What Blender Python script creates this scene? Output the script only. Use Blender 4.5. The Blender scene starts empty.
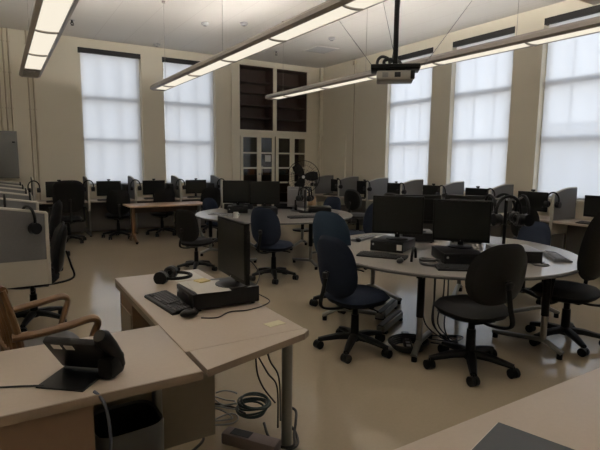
import bpy, bmesh, math, random
from mathutils import Vector, Matrix
random.seed(7)
PI = math.pi
sc = bpy.context.scene
col = sc.collection

# ------------------------------------------------------------------ materials
def nodes_of(name):
    m = bpy.data.materials.new(name); m.use_nodes = True
    nt = m.node_tree
    return m, nt, nt.nodes, nt.links, nt.nodes['Principled BSDF']

def mat(name, c, rough=.5, metal=0., noise=0., nscale=30., spec=.5, bump=0., detail=4, alpha=None):
    m, nt, N, L, b = nodes_of(name)
    b.inputs['Roughness'].default_value = rough
    b.inputs['Metallic'].default_value = metal
    b.inputs['Specular IOR Level'].default_value = spec
    tc = N.new('ShaderNodeTexCoord'); nz = N.new('ShaderNodeTexNoise')
    nz.inputs['Scale'].default_value = nscale; nz.inputs['Detail'].default_value = detail
    L.new(tc.outputs['Object'], nz.inputs['Vector'])
    mx = N.new('ShaderNodeMix'); mx.data_type = 'RGBA'
    lo = [max(0, v*(1-noise)) for v in c]; hi = [min(1, v*(1+noise)) for v in c]
    mx.inputs[6].default_value = (*lo, 1); mx.inputs[7].default_value = (*hi, 1)
    L.new(nz.outputs['Fac'], mx.inputs[0]); L.new(mx.outputs[2], b.inputs['Base Color'])
    if bump:
        bp = N.new('ShaderNodeBump'); bp.inputs['Strength'].default_value = bump
        bp.inputs['Distance'].default_value = .002
        L.new(nz.outputs['Fac'], bp.inputs['Height']); L.new(bp.outputs['Normal'], b.inputs['Normal'])
    return m

def emit(name, c, s):
    m = bpy.data.materials.new(name); m.use_nodes = True
    N, L = m.node_tree.nodes, m.node_tree.links
    N.clear(); o = N.new('ShaderNodeOutputMaterial'); e = N.new('ShaderNodeEmission')
    e.inputs[0].default_value = (*c, 1); e.inputs[1].default_value = s
    L.new(e.outputs[0], o.inputs[0]); return m

M = {}
M['wall'] = mat('cream_paint', (.75, .70, .58), .6, noise=.04, nscale=1.5)
M['trim'] = mat('cream_trim', (.75, .70, .58), .5, noise=.03, nscale=3)
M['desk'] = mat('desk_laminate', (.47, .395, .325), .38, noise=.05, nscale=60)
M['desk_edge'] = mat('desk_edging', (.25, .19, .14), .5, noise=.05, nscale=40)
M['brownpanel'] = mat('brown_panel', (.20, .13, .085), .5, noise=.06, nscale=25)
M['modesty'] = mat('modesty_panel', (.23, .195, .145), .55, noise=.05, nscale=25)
M['rtable'] = mat('pale_laminate', (.40, .37, .345), .18, noise=.03, nscale=60)
M['dark_edge'] = mat('dark_rubber_edge', (.07, .065, .06), .5)
M['black'] = mat('black_plastic', (.007, .007, .007), .42, noise=.1, spec=.14)
M['black2'] = mat('black_satin_plastic', (.009, .009, .010), .32, noise=.1, spec=.2)
M['charcoal'] = mat('charcoal_plastic', (.014, .014, .015), .45, noise=.1, spec=.2)
M['screen'] = mat('dark_screen', (.010, .011, .0105), .3, spec=.25)
M['greyplastic'] = mat('grey_plastic', (.18, .18, .19), .45)
M['lightgrey'] = mat('light_grey_plastic', (.45, .45, .46), .4)
M['keys'] = mat('black_keycaps', (.013, .013, .014), .5)
M['greykeys'] = mat('grey_keycaps', (.16, .16, .17), .5)
M['blue'] = mat('navy_fabric', (.009, .0145, .031), .85, noise=.25, nscale=180, bump=.3, spec=.25)
M['blue2'] = mat('blue_fabric', (.016, .033, .062), .8, noise=.25, nscale=180, bump=.3, spec=.3)
M['blackfab'] = mat('black_fabric', (.007, .007, .008), .85, noise=.25, nscale=180, bump=.3, spec=.3)
M['greyfab'] = mat('charcoal_fabric', (.010, .010, .0105), .75, noise=.25, nscale=160, bump=.3, spec=.3)
M['mesh'] = mat('grey_mesh_fabric', (.045, .045, .048), .8, noise=.3, nscale=250, bump=.3)
M['panel'] = mat('grey_panel_fabric', (.15, .152, .155), .9, noise=.16, nscale=140, bump=.4, spec=.2)
M['paneledge'] = mat('cream_panel_edge', (.42, .40, .35), .5)
M['steel'] = mat('silver_steel', (.22, .215, .20), .35, metal=.8)
M['steelgrey'] = mat('grey_enamel_steel', (.20, .195, .18), .4, metal=.3)
M['wood'] = mat('oak', (.155, .082, .036), .42, noise=.3, nscale=18)
M['woodtop'] = mat('reddish_wood_top', (.46, .31, .22), .3, noise=.15, nscale=12)
M['darkwood'] = mat('dark_shelf_wood', (.060, .036, .027), .55, noise=.2, nscale=20)
M['leather'] = mat('dark_seat_vinyl', (.06, .055, .055), .45)
M['paper'] = mat('white_paper', (.70, .68, .64), .7, noise=.02)
M['yellow'] = mat('yellow_paper', (.72, .60, .30), .7)
M['paleyellow'] = mat('pale_yellow_paper', (.70, .66, .46), .7)
M['cord'] = mat('black_cord', (.012, .012, .012), .5)
M['greencord'] = mat('dark_green_cord', (.016, .035, .032), .5)
M['greycord'] = mat('grey_cord', (.30, .31, .30), .5)
M['bluecord'] = mat('blue_grey_cord', (.07, .085, .13), .5)
M['mauve'] = mat('mauve_plastic', (.17, .13, .125), .5)
M['fixture'] = mat('fixture_metal', (.36, .33, .31), .45, metal=.2)
M['lens'] = emit('lit_diffuser', (1.0, .91, .75), .82)
M['added_uplight'] = emit('added_uplight_glow', (1.0, .945, .87), 275.0)  # added glow, unseen from below, that brightens ceiling and room
M['blackband'] = mat('black_shade_cassette', (.012, .011, .012), .6)
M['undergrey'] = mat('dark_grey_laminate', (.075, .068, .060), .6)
M['boxgrey'] = mat('grey_enamel', (.135, .14, .135), .5)
M['conduit'] = mat('painted_conduit', (.52, .455, .35), .5)
M['cardboard'] = mat('cardboard', (.42, .27, .16), .8)
M['pad'] = mat('dark_grey_pad', (.045, .05, .056), .6, noise=.1)
M['liner'] = mat('black_bin_liner', (.006, .006, .006), .4)
M['clearbag'] = mat('cloudy_bag', (.075, .077, .08), .3)
M['beige'] = mat('beige_plastic', (.50, .45, .36), .45)
M['projector'] = mat('projector_shell', (.30, .285, .26), .45)
M['creambox'] = mat('cream_housing', (.72, .62, .47), .45)
M['hubwhite'] = mat('white_hub', (.8, .8, .78), .4)  # plain white plastic of the fan hub
M['rust'] = mat('russet_card', (.22, .09, .04), .7)
M['teal'] = mat('slate_blue_card', (.05, .08, .10), .7)
M['brick'] = mat('tan_stucco', (.62, .53, .46), .9, noise=.1, nscale=1)
M['earth'] = mat('pale_paving', (.45, .40, .35), .9, noise=.1, nscale=.5)

# ceiling: long boards running away, fine grooves
m, nt, N, L, b = nodes_of('ceiling_boards')
tc = N.new('ShaderNodeTexCoord'); sp = N.new('ShaderNodeSeparateXYZ'); L.new(tc.outputs['Object'], sp.inputs[0])
def math_node(op, a, bval):
    n = N.new('ShaderNodeMath'); n.operation = op
    L.new(a, n.inputs[0]); n.inputs[1].default_value = bval; return n.outputs[0]
fx = math_node('FRACT', math_node('DIVIDE', sp.outputs[0], .62), 0)
gx = math_node('LESS_THAN', fx, .022)
fy = math_node('FRACT', math_node('DIVIDE', sp.outputs[1], 2.44), 0)
gy = math_node('LESS_THAN', fy, .004)
mxn = N.new('ShaderNodeMath'); mxn.operation = 'MAXIMUM'; L.new(gx, mxn.inputs[0]); L.new(gy, mxn.inputs[1])
mx = N.new('ShaderNodeMix'); mx.data_type = 'RGBA'
mx.inputs[6].default_value = (.70, .675, .64, 1); mx.inputs[7].default_value = (.63, .60, .57, 1)
L.new(mxn.outputs[0], mx.inputs[0]); L.new(mx.outputs[2], b.inputs['Base Color']); b.inputs['Roughness'].default_value = .7
M['ceiling'] = m

# floor: waxed tan vinyl, broad mottling
m, nt, N, L, b = nodes_of('waxed_vinyl_floor')
tc = N.new('ShaderNodeTexCoord')
n1 = N.new('ShaderNodeTexNoise'); n1.inputs['Scale'].default_value = 1.2; n1.inputs['Detail'].default_value = 3
n2 = N.new('ShaderNodeTexNoise'); n2.inputs['Scale'].default_value = 45; n2.inputs['Detail'].default_value = 5
L.new(tc.outputs['Object'], n1.inputs['Vector']); L.new(tc.outputs['Object'], n2.inputs['Vector'])
ad = N.new('ShaderNodeMath'); ad.operation = 'ADD'; L.new(n1.outputs['Fac'], ad.inputs[0]); L.new(n2.outputs['Fac'], ad.inputs[1])
rp = N.new('ShaderNodeMapRange'); rp.inputs[1].default_value = .6; rp.inputs[2].default_value = 1.4
L.new(ad.outputs[0], rp.inputs[0])
mx = N.new('ShaderNodeMix'); mx.data_type = 'RGBA'
mx.inputs[6].default_value = (.365, .305, .222, 1); mx.inputs[7].default_value = (.40, .335, .248, 1)
L.new(rp.outputs[0], mx.inputs[0]); L.new(mx.outputs[2], b.inputs['Base Color'])
rr = N.new('ShaderNodeMapRange'); rr.inputs[3].default_value = .11; rr.inputs[4].default_value = .14
L.new(n1.outputs['Fac'], rr.inputs[0]); L.new(rr.outputs[0], b.inputs['Roughness'])
b.inputs['Specular IOR Level'].default_value = .5
M['floor'] = m

def glass(name, tint=(1, 1, 1), refl=.06, dark=0.):
    m = bpy.data.materials.new(name); m.use_nodes = True
    N, L = m.node_tree.nodes, m.node_tree.links; N.clear()
    o = N.new('ShaderNodeOutputMaterial'); t = N.new('ShaderNodeBsdfTransparent'); g = N.new('ShaderNodeBsdfGlossy')
    t.inputs[0].default_value = (*tint, 1); g.inputs['Roughness'].default_value = .05
    x = N.new('ShaderNodeMixShader'); x.inputs[0].default_value = refl
    L.new(t.outputs[0], x.inputs[1]); L.new(g.outputs[0], x.inputs[2]); L.new(x.outputs[0], o.inputs[0]); return m
M['glass'] = glass('window_glass')
M['cabglass'] = glass('cabinet_glass', (.80, .78, .72), .035)

# roller shade: woven cloth that lets some view through and scatters the rest
m = bpy.data.materials.new('white_shade_cloth'); m.use_nodes = True
N, L = m.node_tree.nodes, m.node_tree.links; N.clear()
o = N.new('ShaderNodeOutputMaterial'); t = N.new('ShaderNodeBsdfTransparent'); tl = N.new('ShaderNodeBsdfTranslucent'); df = N.new('ShaderNodeBsdfDiffuse')
tl.inputs[0].default_value = (.80, .80, .80, 1); df.inputs[0].default_value = (.7, .7, .7, 1)
x1 = N.new('ShaderNodeMixShader'); x1.inputs[0].default_value = .25
L.new(tl.outputs[0], x1.inputs[1]); L.new(df.outputs[0], x1.inputs[2])
x2 = N.new('ShaderNodeMixShader'); x2.inputs[0].default_value = .045
L.new(x1.outputs[0], x2.inputs[1]); L.new(t.outputs[0], x2.inputs[2]); L.new(x2.outputs[0], o.inputs[0])
M['shade'] = m

# ------------------------------------------------------------------ mesh builder
class MB:
    def __init__(s): s.bm = bmesh.new()
    def box(s, c, d, rot=None, bev=0., seg=2):
        r = bmesh.ops.create_cube(s.bm, size=1)
        vs = r['verts']
        bmesh.ops.scale(s.bm, vec=d, verts=vs)
        if bev:
            es = list({e for v in vs for e in v.link_edges})
            rb = bmesh.ops.bevel(s.bm, geom=es, offset=min(bev, min(d)*.45), segments=seg, affect='EDGES', profile=.5)
            vs = list({v for f in rb['faces'] for v in f.verts} | {v for v in vs if v.is_valid})
        if rot is not None: bmesh.ops.rotate(s.bm, cent=(0, 0, 0), matrix=rot, verts=vs)
        bmesh.ops.translate(s.bm, vec=c, verts=vs); return s
    def span(s, a, b, bev=0.):
        return s.box([(a[i]+b[i])/2 for i in range(3)], [abs(b[i]-a[i]) for i in range(3)], None, bev)
    def cyl(s, p0, p1, r0, r1=None, n=16):
        p0, p1 = Vector(p0), Vector(p1); d = p1-p0
        r = bmesh.ops.create_cone(s.bm, cap_ends=True, segments=n, radius1=r0, radius2=r0 if r1 is None else r1, depth=d.length)
        q = Vector((0, 0, 1)).rotation_difference(d.normalized()).to_matrix()
        bmesh.ops.rotate(s.bm, cent=(0, 0, 0), matrix=q, verts=r['verts'])
        bmesh.ops.translate(s.bm, vec=(p0+p1)/2, verts=r['verts']); return s
    def tube(s, pts, r, n=8, closed=False, flat=1.):
        pts = [Vector(p) for p in pts]; k = len(pts); rings = []; up = None
        for i, p in enumerate(pts):
            a = pts[(i-1) % k] if (closed or i > 0) else p
            c = pts[(i+1) % k] if (closed or i < k-1) else p
            t = (c-a).normalized()
            if up is None:
                up = Vector((0, 0, 1)) if abs(t.z) < .9 else Vector((1, 0, 0))
            u = (up-t*up.dot(t)).normalized(); up = u; w = t.cross(u)
            rr = r[i] if isinstance(r, (list, tuple)) else r
            rings.append([s.bm.verts.new(p+(u*math.cos(2*PI*j/n)*flat+w*math.sin(2*PI*j/n))*rr) for j in range(n)])
        for i in range(k if closed else k-1):
            A, B = rings[i], rings[(i+1) % k]
            for j in range(n): s.bm.faces.new((A[j], A[(j+1) % n], B[(j+1) % n], B[j]))
        if not closed:
            s.bm.faces.new(rings[0][::-1]); s.bm.faces.new(rings[-1])
        return s
    def ball(s, c, r, sx=1, sy=1, sz=1, n=14):
        q = bmesh.ops.create_uvsphere(s.bm, u_segments=n, v_segments=max(6, n//2), radius=r)
        bmesh.ops.scale(s.bm, vec=(sx, sy, sz), verts=q['verts']); bmesh.ops.translate(s.bm, vec=c, verts=q['verts']); return s
    def prism(s, poly, z0, z1):
        a = [s.bm.verts.new((x, y, z0)) for x, y in poly]; b = [s.bm.verts.new((x, y, z1)) for x, y in poly]
        n = len(poly); s.bm.faces.new(a[::-1]); s.bm.faces.new(b)
        for i in range(n): s.bm.faces.new((a[i], a[(i+1) % n], b[(i+1) % n], b[i]))
        return s
    def prism_axis(s, poly, a0, a1, axis):       # poly in the other two axes, extruded along axis (0 = x, 1 = y)
        f = (lambda u, v, w: (w, u, v)) if axis == 0 else (lambda u, v, w: (u, w, v))
        a = [s.bm.verts.new(f(u, v, a0)) for u, v in poly]; b = [s.bm.verts.new(f(u, v, a1)) for u, v in poly]
        n = len(poly); s.bm.faces.new(a[::-1]); s.bm.faces.new(b)
        for i in range(n): s.bm.faces.new((a[i], a[(i+1) % n], b[(i+1) % n], b[i]))
        return s
    def lathe(s, prof, c=(0, 0, 0), n=24):
        rings = []
        for r, z in prof:
            rings.append([s.bm.verts.new((c[0]+r*math.cos(2*PI*j/n), c[1]+r*math.sin(2*PI*j/n), c[2]+z)) for j in range(n)])
        for A, B in zip(rings, rings[1:]):
            for j in range(n): s.bm.faces.new((A[j], A[(j+1) % n], B[(j+1) % n], B[j]))
        return s
    def pad(s, w, h, t, exp=2.6, curve=0., taper=0., rings=5, n=40, f=None):
        """cushion: superellipse outline in local XZ, thickness along Y, curve bows it about Z; f maps (x, y, z) to its place"""
        f = f or (lambda x, y, z: (x, y, z))
        def pt(k, j, side):
            rr = k/rings; a = 2*PI*j/n
            cx, sx = math.cos(a), math.sin(a)
            x = abs(cx)**(2/exp)*math.copysign(1, cx)*w/2*rr
            z = abs(sx)**(2/exp)*math.copysign(1, sx)*h/2*rr
            x *= 1+taper*z/(h/2)
            th = t/2*(1-rr**6)**.5 if k < rings else 0
            return f(x, side*th+curve*(2*x/w)**2, z)
        top = [[s.bm.verts.new(pt(k, j, 1)) for j in range(n)] for k in range(1, rings)]
        bot = [[s.bm.verts.new(pt(k, j, -1)) for j in range(n)] for k in range(1, rings)]
        rim = [s.bm.verts.new(pt(rings, j, 0)) for j in range(n)]
        for st, sgn in ((top, 1), (bot, -1)):
            c = s.bm.verts.new(pt(0, 0, sgn)); seq = st+[rim]
            for j in range(n):
                q = (c, seq[0][j], seq[0][(j+1) % n]); s.bm.faces.new(q if sgn < 0 else q[::-1])
            for A, B in zip(seq, seq[1:]):
                for j in range(n):
                    q = (A[j], B[j], B[(j+1) % n], A[(j+1) % n]); s.bm.faces.new(q if sgn < 0 else q[::-1])
        return s
    def move(s, mtx): bmesh.ops.transform(s.bm, matrix=mtx, verts=s.bm.verts); return s
    def build(s, name, m, parent=None, smooth=True, label=None, loc=None):
        bmesh.ops.recalc_face_normals(s.bm, faces=s.bm.faces)
        me = bpy.data.meshes.new(name); s.bm.to_mesh(me); s.bm.free()
        me.materials.append(M[m] if isinstance(m, str) else m)
        if smooth and me.polygons:
            me.polygons.foreach_set('use_smooth', [True]*len(me.polygons))
            try: me.set_sharp_from_angle(angle=math.radians(38))
            except Exception: pass
        o = bpy.data.objects.new(name, me); col.objects.link(o)
        if parent is not None: o.parent = parent
        if label: o['label'] = label
        if loc: o.location = loc
        return o

def tag(o, label, cat, group=None, kind=None):
    o['label'] = label; o['category'] = cat
    if group: o['group'] = group
    if kind: o['kind'] = kind
    return o
def thing(name, label, cat, loc=(0, 0, 0), rz=0., group=None):
    o = bpy.data.objects.new(name, None); col.objects.link(o); o.empty_display_size = .1
    o.location = loc; o.rotation_euler = (0, 0, rz); return tag(o, label, cat, group)
def struct(o): o['kind'] = 'structure'; return o
def copy_tree(o, parent=None):
    c = o.copy(); col.objects.link(c)
    if parent is not None: c.parent = parent
    for ch in list(o.children): copy_tree(ch, c)
    return c
used = set()
def inst(proto, label, loc, rz=0., group=None, scale=None):
    """first call uses the prototype itself, later calls copy it and its parts"""
    if proto.name in used: o = copy_tree(proto)
    else: o = proto; used.add(proto.name)
    o['label'] = label; o.location = loc; o.rotation_euler = (0, 0, rz)
    if group: o['group'] = group
    elif 'group' in o: del o['group']
    if scale: o.scale = (scale,)*3 if not isinstance(scale, tuple) else scale
    return o
def face(fx, fy): return math.atan2(-fx, fy)
def smooth_path(pts, k=6):
    P = [Vector(p) for p in pts]; out = []
    for i in range(len(P)-1):
        a = P[max(0, i-1)]; b = P[i]; c = P[i+1]; d = P[min(len(P)-1, i+2)]
        for j in range(k):
            t = j/k
            out.append(.5*((2*b)+(c-a)*t+(2*a-5*b+4*c-d)*t*t+(3*b-a-3*c+d)*t**3))
    out.append(P[-1]); return out
ORD = ['first', 'second', 'third', 'fourth', 'fifth', 'sixth', 'seventh', 'eighth']

# ------------------------------------------------------------------ room shell
XL, XR, YB, YF, H = -1.15, 7.77, 11.6, -2.6, 4.15
T = .24
struct(MB().span((XL-T, YF-T, -.12), (XR+T, YB+T, 0)).build('floor', 'floor', smooth=False))
struct(MB().span((XL-T, YF-T, H), (XR+T, YB+T, H+.12)).build('ceiling', 'ceiling', smooth=False))
struct(MB().span((XL-T, YF, 0), (XL, YB, H)).build('wall_left', 'wall', smooth=False))
struct(MB().span((XL-T, YF-T, 0), (XR+T, YF, H)).build('wall_front', 'wall', smooth=False))
Z0, Z1 = 1.02, 3.96
back_win = [(1.55, 2.86), (3.34, 4.64)]
right_win = [(7.45, 8.82), (5.57, 6.94), (3.67, 5.03), (1.78, 3.14), (-.12, 1.24)]
def wall_with(openings, a0, a1, mk, niche=()):
    b = MB(); cuts = sorted(openings); p = a0
    for u, v in cuts:
        mk(b, p, u, 0, H); mk(b, u, v, 0, Z0); mk(b, u, v, Z1, H); p = v
    for u, v, z in niche: mk(b, p, u, 0, H); mk(b, u, v, z, H); p = v
    mk(b, p, a1, 0, H); return b
struct(wall_with(back_win, XL-T, XR+T, lambda b, u, v, z, w: b.span((u, YB, z), (v, YB+T, w)), [(5.08, 7.42, 4.09)]).build('wall_back', 'wall', smooth=False))
struct(wall_with(right_win, YF, YB, lambda b, u, v, z, w: b.span((XR, u, z), (XR+T, v, w))).build('wall_right', 'wall', smooth=False))

struct(MB().span((4.9, 12.03, -.1), (7.9, 12.1, 4.2)).build('wall_niche', 'wall', smooth=False))

def window(k, u, v, side):
    def P(a, d, z): return (a, YB+d, z) if side == 'b' else (XR+d, a, z)
    def bar(b, u0, u1, d0, d1, z0, z1):
        p, q = P(u0, d0, z0), P(u1, d1, z1); b.span(p, q)
    b = MB()
    bar(b, u, u+.07, .13, .20, Z0, Z1); bar(b, v-.07, v, .13, .20, Z0, Z1)
    bar(b, u, v, .13, .20, Z0, Z0+.08); bar(b, u, v, .13, .20, Z1-.08, Z1)
    bar(b, u, v, .13, .20, 2.00, 2.07); bar(b, u, v, .12, .20, 2.90, 2.98)
    w = (v-u)
    for f in (1/3, 2/3): bar(b, u+w*f-.009, u+w*f+.009, .14, .19, Z0, Z1)
    fr = struct(b.build('window_%d' % k, 'trim', smooth=False))
    g = MB(); bar(g, u+.05, v-.05, .163, .167, Z0+.05, Z1-.05); g.build('pane', 'glass', fr, smooth=False)
    s = MB(); bar(s, u-.03, v+.03, -.05, .02, Z0-.03, Z0); s.build('window_sill', 'trim', fr, smooth=False)
    # roller shade hangs in the opening
    side_words = {1: 'left window of the back wall', 2: 'right window of the back wall', 3: 'right-wall window nearest the back corner', 4: 'right-wall window second from the back corner',
                  5: 'right-wall window at the right edge of the photo', 6: 'right-wall window fourth from the back corner', 7: 'right-wall window fifth from the back corner'}[k]
    sh = thing('roller_shade', 'white roller shade drawn down over the ' + side_words, 'window shade', P((u+v)/2, .05, Z0), 0, 'roller shades on the windows')
    inv = Matrix.Translation(Vector(P((u+v)/2, .05, Z0))).inverted()
    c = MB(); bar(c, u+.005, v-.005, -.01, .085, Z1-.105, Z1-.005); c.move(inv).build('cassette', 'blackband', sh, smooth=False)
    gap0, gap1 = (.05, .035) if side == 'b' else (.03, .06)
    a0, a1 = u+gap0, v-gap1
    c = bmesh.new(); n = 26; top = []; bot = []
    for i in range(n+1):
        t = i/n; a = a0+(a1-a0)*t; d = .045+.004*math.sin(t*17+k)
        top.append(c.verts.new(P(a, d, Z1-.1))); bot.append(c.verts.new(P(a, d+.003*math.sin(t*9+k), Z0+.03)))
    for i in range(n): c.faces.new((top[i], top[i+1], bot[i+1], bot[i]))
    mb = MB(); mb.bm.free(); mb.bm = c; mb.move(inv).build('shade_cloth', 'shade', sh)
    c = MB(); bar(c, a0, a1, .036, .056, Z0+.015, Z0+.04); c.move(inv).build('hem_bar', 'lightgrey', sh, smooth=False)
k = 1
for u, v in back_win: window(k, u, v, 'b'); k += 1
for u, v in right_win: window(k, u, v, 'r'); k += 1

struct(MB().span((XL, YB-.015, 0), (5.07, YB, .1)).build('baseboard_back', 'dark_edge', smooth=False))
struct(MB().span((XR-.015, YF, 0), (XR, 10.2, .1)).build('baseboard_right', 'dark_edge', smooth=False))

# outside: the ground and the tan building across the yard
struct(MB().span((-60, -60, -4.2), (90, 90, -4)).build('ground', 'earth', smooth=False))
bd = thing('building', 'pale tan building across the yard seen faintly through the right-wall shades', 'building', (26, 4, -4))
MB().span((0, -20, 0), (8, 13, 7.6)).build('facade', 'brick', bd, smooth=False)
MB().span((-.3, -20.3, 7.6), (8.3, 13.3, 7.8)).build('roof', 'trim', bd, smooth=False)

# flush door panel in the right wall near the corner
dr = struct(MB().span((XR-.03, 10.42, 0), (XR-.005, 11.42, 2.24)).build('door_1', 'trim', smooth=False))
b = MB(); b.span((XR-.045, 10.36, 0), (XR, 10.42, 2.30)); b.span((XR-.045, 11.42, 0), (XR, 11.46, 2.30)); b.span((XR-.045, 10.36, 2.24), (XR, 11.46, 2.30))
b.build('door_frame', 'wall', dr, smooth=False)
b = MB(); b.cyl((XR-.03, 10.52, 1.02), (XR-.08, 10.52, 1.02), .012); b.ball((XR-.09, 10.52, 1.02), .03); b.build('door_knob', 'steel', dr)
cd_ = thing('conduit', 'painted conduit running up the right wall beside the corner door', 'conduit', (XR-.02, 10.04, 0), 0, 'painted conduit on the right wall')
MB().cyl((0, 0, 0), (0, 0, H-.002), .018).build('pipe', 'conduit', cd_)
MB().box((-.01, 0, 4.05), (.06, .10, .10), bev=.005).build('junction_box', 'conduit', cd_)
struct(MB().span((XR-.09, 11.47, 0), (XR, 11.56, H)).build('trim_1', 'wall', smooth=False))

# ------------------------------------------------------------------ built-in cabinet at the far right of the back wall
cab = thing('built_in_cabinet', 'tall cream built-in cabinet with dark open shelves above glazed doors', 'cabinet', (6.33, 11.55, 0))
def R_(a, b): return MB().span([a[0]-6.33, a[1]-11.55, a[2]], [b[0]-6.33, b[1]-11.55, b[2]])
yf, yb = 11.56, 12.02
b = MB()
def sp_(a, c): b.span((a[0]-6.33, a[1]-11.55, a[2]), (c[0]-6.33, c[1]-11.55, c[2]))
sp_((5.082, yf, 0), (5.28, yb, 4.088)); sp_((7.30, yf, 0), (7.418, yb, 4.088))
sp_((5.28, yf, 4.0), (7.30, yb, 4.088)); sp_((6.25, yf, 2.39), (6.35, yb-.05, 4.0))
sp_((5.28, yf, 2.25), (7.30, yb, 2.39)); sp_((5.28, yf, 0), (7.30, yb, .12))
b.build('carcass', 'trim', cab, smooth=False)
R_((5.28, yb-.03, .12), (7.30, yb, 4.0)).build('back_panel', 'darkwood', cab, smooth=False)
b = MB()
for X in (5.281, 6.234, 6.351, 7.284): sp_((X, yf+.03, 2.391), (X+.015, yb-.03, 3.999))
sp_((5.297, yf+.03, 3.98), (6.233, yb-.03, 3.999)); sp_((6.367, yf+.03, 3.98), (7.283, yb-.03, 3.999))
sp_((5.297, yf+.03, 2.391), (6.233, yb-.03, 2.40)); sp_((6.367, yf+.03, 2.391), (7.283, yb-.03, 2.40))
b.build('lining', 'darkwood', cab, smooth=False)
for z in (2.70, 3.02, 3.33, 3.60):
    for a, c in ((5.297, 6.233), (6.367, 7.283)):
        R_((a, yf+.05, z), (c, yb-.03, z+.028)).build('shelf', 'darkwood', cab, smooth=False)
for z in (.7, 1.2, 1.75):
    R_((5.285, yf+.08, z), (7.295, yb-.03, z+.025)).build('shelf', 'darkwood', cab, smooth=False)
R_((5.09, yf-.03, 2.30), (7.41, yf, 2.36)).build('cornice', 'trim', cab, smooth=False)
R_((5.05, yf-.02, 0), (5.16, yf, 4.088)).build('pilaster', 'trim', cab, smooth=False)
for i, (a, c, p0, p1) in enumerate(((5.29, 5.84, 5.36, 5.76), (5.845, 6.28, 5.88, 6.20), (6.32, 6.82, 6.40, 6.75), (6.825, 7.295, 6.90, 7.23))):
    d = MB()
    def dd(p, q): d.span((p[0]-6.33, p[1]-11.55, p[2]), (q[0]-6.33, q[1]-11.55, q[2]))
    dd((a, yf-.02, .14), (p0, yf+.005, 2.25)); dd((p1, yf-.02, .14), (c, yf+.005, 2.25))
    dd((p0, yf-.02, 2.20), (p1, yf+.005, 2.25)); dd((p0, yf-.02, .14), (p1, yf+.005, .3))
    for z in (1.02, 1.41, 1.80): dd((p0, yf-.015, z-.02), (p1, yf+.005, z+.02))
    door = d.build('door', 'trim', cab, smooth=False)
    R_((p0-.01, yf-.008, .28), (p1+.01, yf-.004, 2.21)).build('pane', 'cabglass', door, smooth=False)
    hx = (c if i % 2 == 0 else a)+(-.03 if i % 2 == 0 else .03)
    q = MB(); q.ball((hx-6.33, yf-11.55-.035, 1.25), .018); q.cyl((hx-6.33, yf-11.55-.02, 1.25), (hx-6.33, yf-11.55-.035, 1.25), .008); q.build('knob', 'steel', door)
tag(MB().box((0, 0, 0), (.17, .003, .17)).build('paper_notice', 'paper', smooth=False, loc=(6.07, 11.532, 1.66)), 'small square white notice stuck on the second glazed cabinet door', 'notice')
for X, hgt, w, mt, lb in ((5.46, .13, .16, 'teal', 'slate blue box behind the first cabinet door'), (5.68, .20, .12, 'rust', 'russet box on the cabinet shelf, behind the edge of the first door'),
                      (5.94, .24, .10, 'paper', 'pale upright box behind the second cabinet door'), (6.12, .14, .16, 'rust', 'low russet box behind the second cabinet door'),
                      (6.6, .12, .2, 'teal', 'dark slate box behind the third cabinet door')):
    bx = MB().box((0, 0, hgt/2), (w, .18, hgt), bev=.006).build('storage_box', mt, loc=(X, 11.76, 1.226)); tag(bx, lb, 'box', 'boxes on the cabinet shelf')
    MB().box((0, 0, hgt-.02), (w+.008, .188, .03)).build('lid', mt, bx, smooth=False)

# ------------------------------------------------------------------ pendant lights
def pendant(X, y1, y0, z, label, dark_end=.12):
    t = thing('pendant_light', label, 'light fixture', (X, y1, z), 0, 'long linear pendant lights')
    Ln = y1-y0; w = .30
    prof = [(-.10, 0), (-.14, .022), (-.135, .06), (-.11, .088), (-.105, .084), (-.127, .058), (-.13, .028), (-.098, .006)]
    for s in (1, -1):
        b = MB(); b.prism_axis([(s*u, v) for u, v in prof], -Ln, 0, 1); b.build('side_rail', 'fixture', t, smooth=False)
    for y in (0, -Ln):
        b = MB(); b.prism_axis([(-.10, 0), (.10, 0), (.14, .022), (.135, .06), (.11, .088), (-.11, .088), (-.135, .06), (-.14, .022)], y-.012, y+.012, 1); b.build('end_cap', 'fixture', t, smooth=False)
    MB().span((-.098, -Ln+.10, .010), (.098, -dark_end, .018)).build('diffuser', 'lens', t, smooth=False)
    MB().prism_axis([(-.016, .043), (.016, .043), (.012, .068), (-.012, .068)], -Ln+.05, -.05, 1).build('added_uplight_strip', 'added_uplight', t, smooth=False)  # added upward emitter, hidden behind the side rails
    MB().span((-.025, -Ln+.05, .070), (.025, -.05, .073)).build('added_light_cap', 'fixture', t, smooth=False)  # added strip that blocks near-vertical light to even out the ceiling
    MB().span((-.098, -dark_end, .008), (.098, -.01, .02)).build('end_plate', 'fixture', t, smooth=False)
    MB().span((-.12, -Ln+.05, .034), (.12, -.05, .042)).build('tray', 'fixture', t, smooth=False)
    y = -.62; i = 0
    while y > -Ln+.2:
        b = MB(); b.tube([(.098*math.cos(a), y, .010-.014*math.sin(a)) for a in [PI*j/10 for j in range(11)]], .011, 6); b.build('cross_baffle', 'fixture', t)
        y -= 1.22
    y = -.45
    while y > -Ln:
        b = MB(); b.cyl((0, y, .08), (0, y, H-z-.01), .0025, n=6); b.cyl((0, y, H-z-.03), (0, y, H-z), .03, n=12); b.build('suspension_cable', 'fixture', t); y -= 2.44
ZP = 2.785
pendant(.455, 8.4, .1, ZP, 'leftmost long linear pendant light, running off the top left', .75)
pendant(2.42, 8.68, .1, ZP, 'middle long linear pendant light, crossing the top of the photo')
pendant(4.62, 8.62, .1, ZP, 'rightmost long linear pendant light, passing behind the projector')

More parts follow.
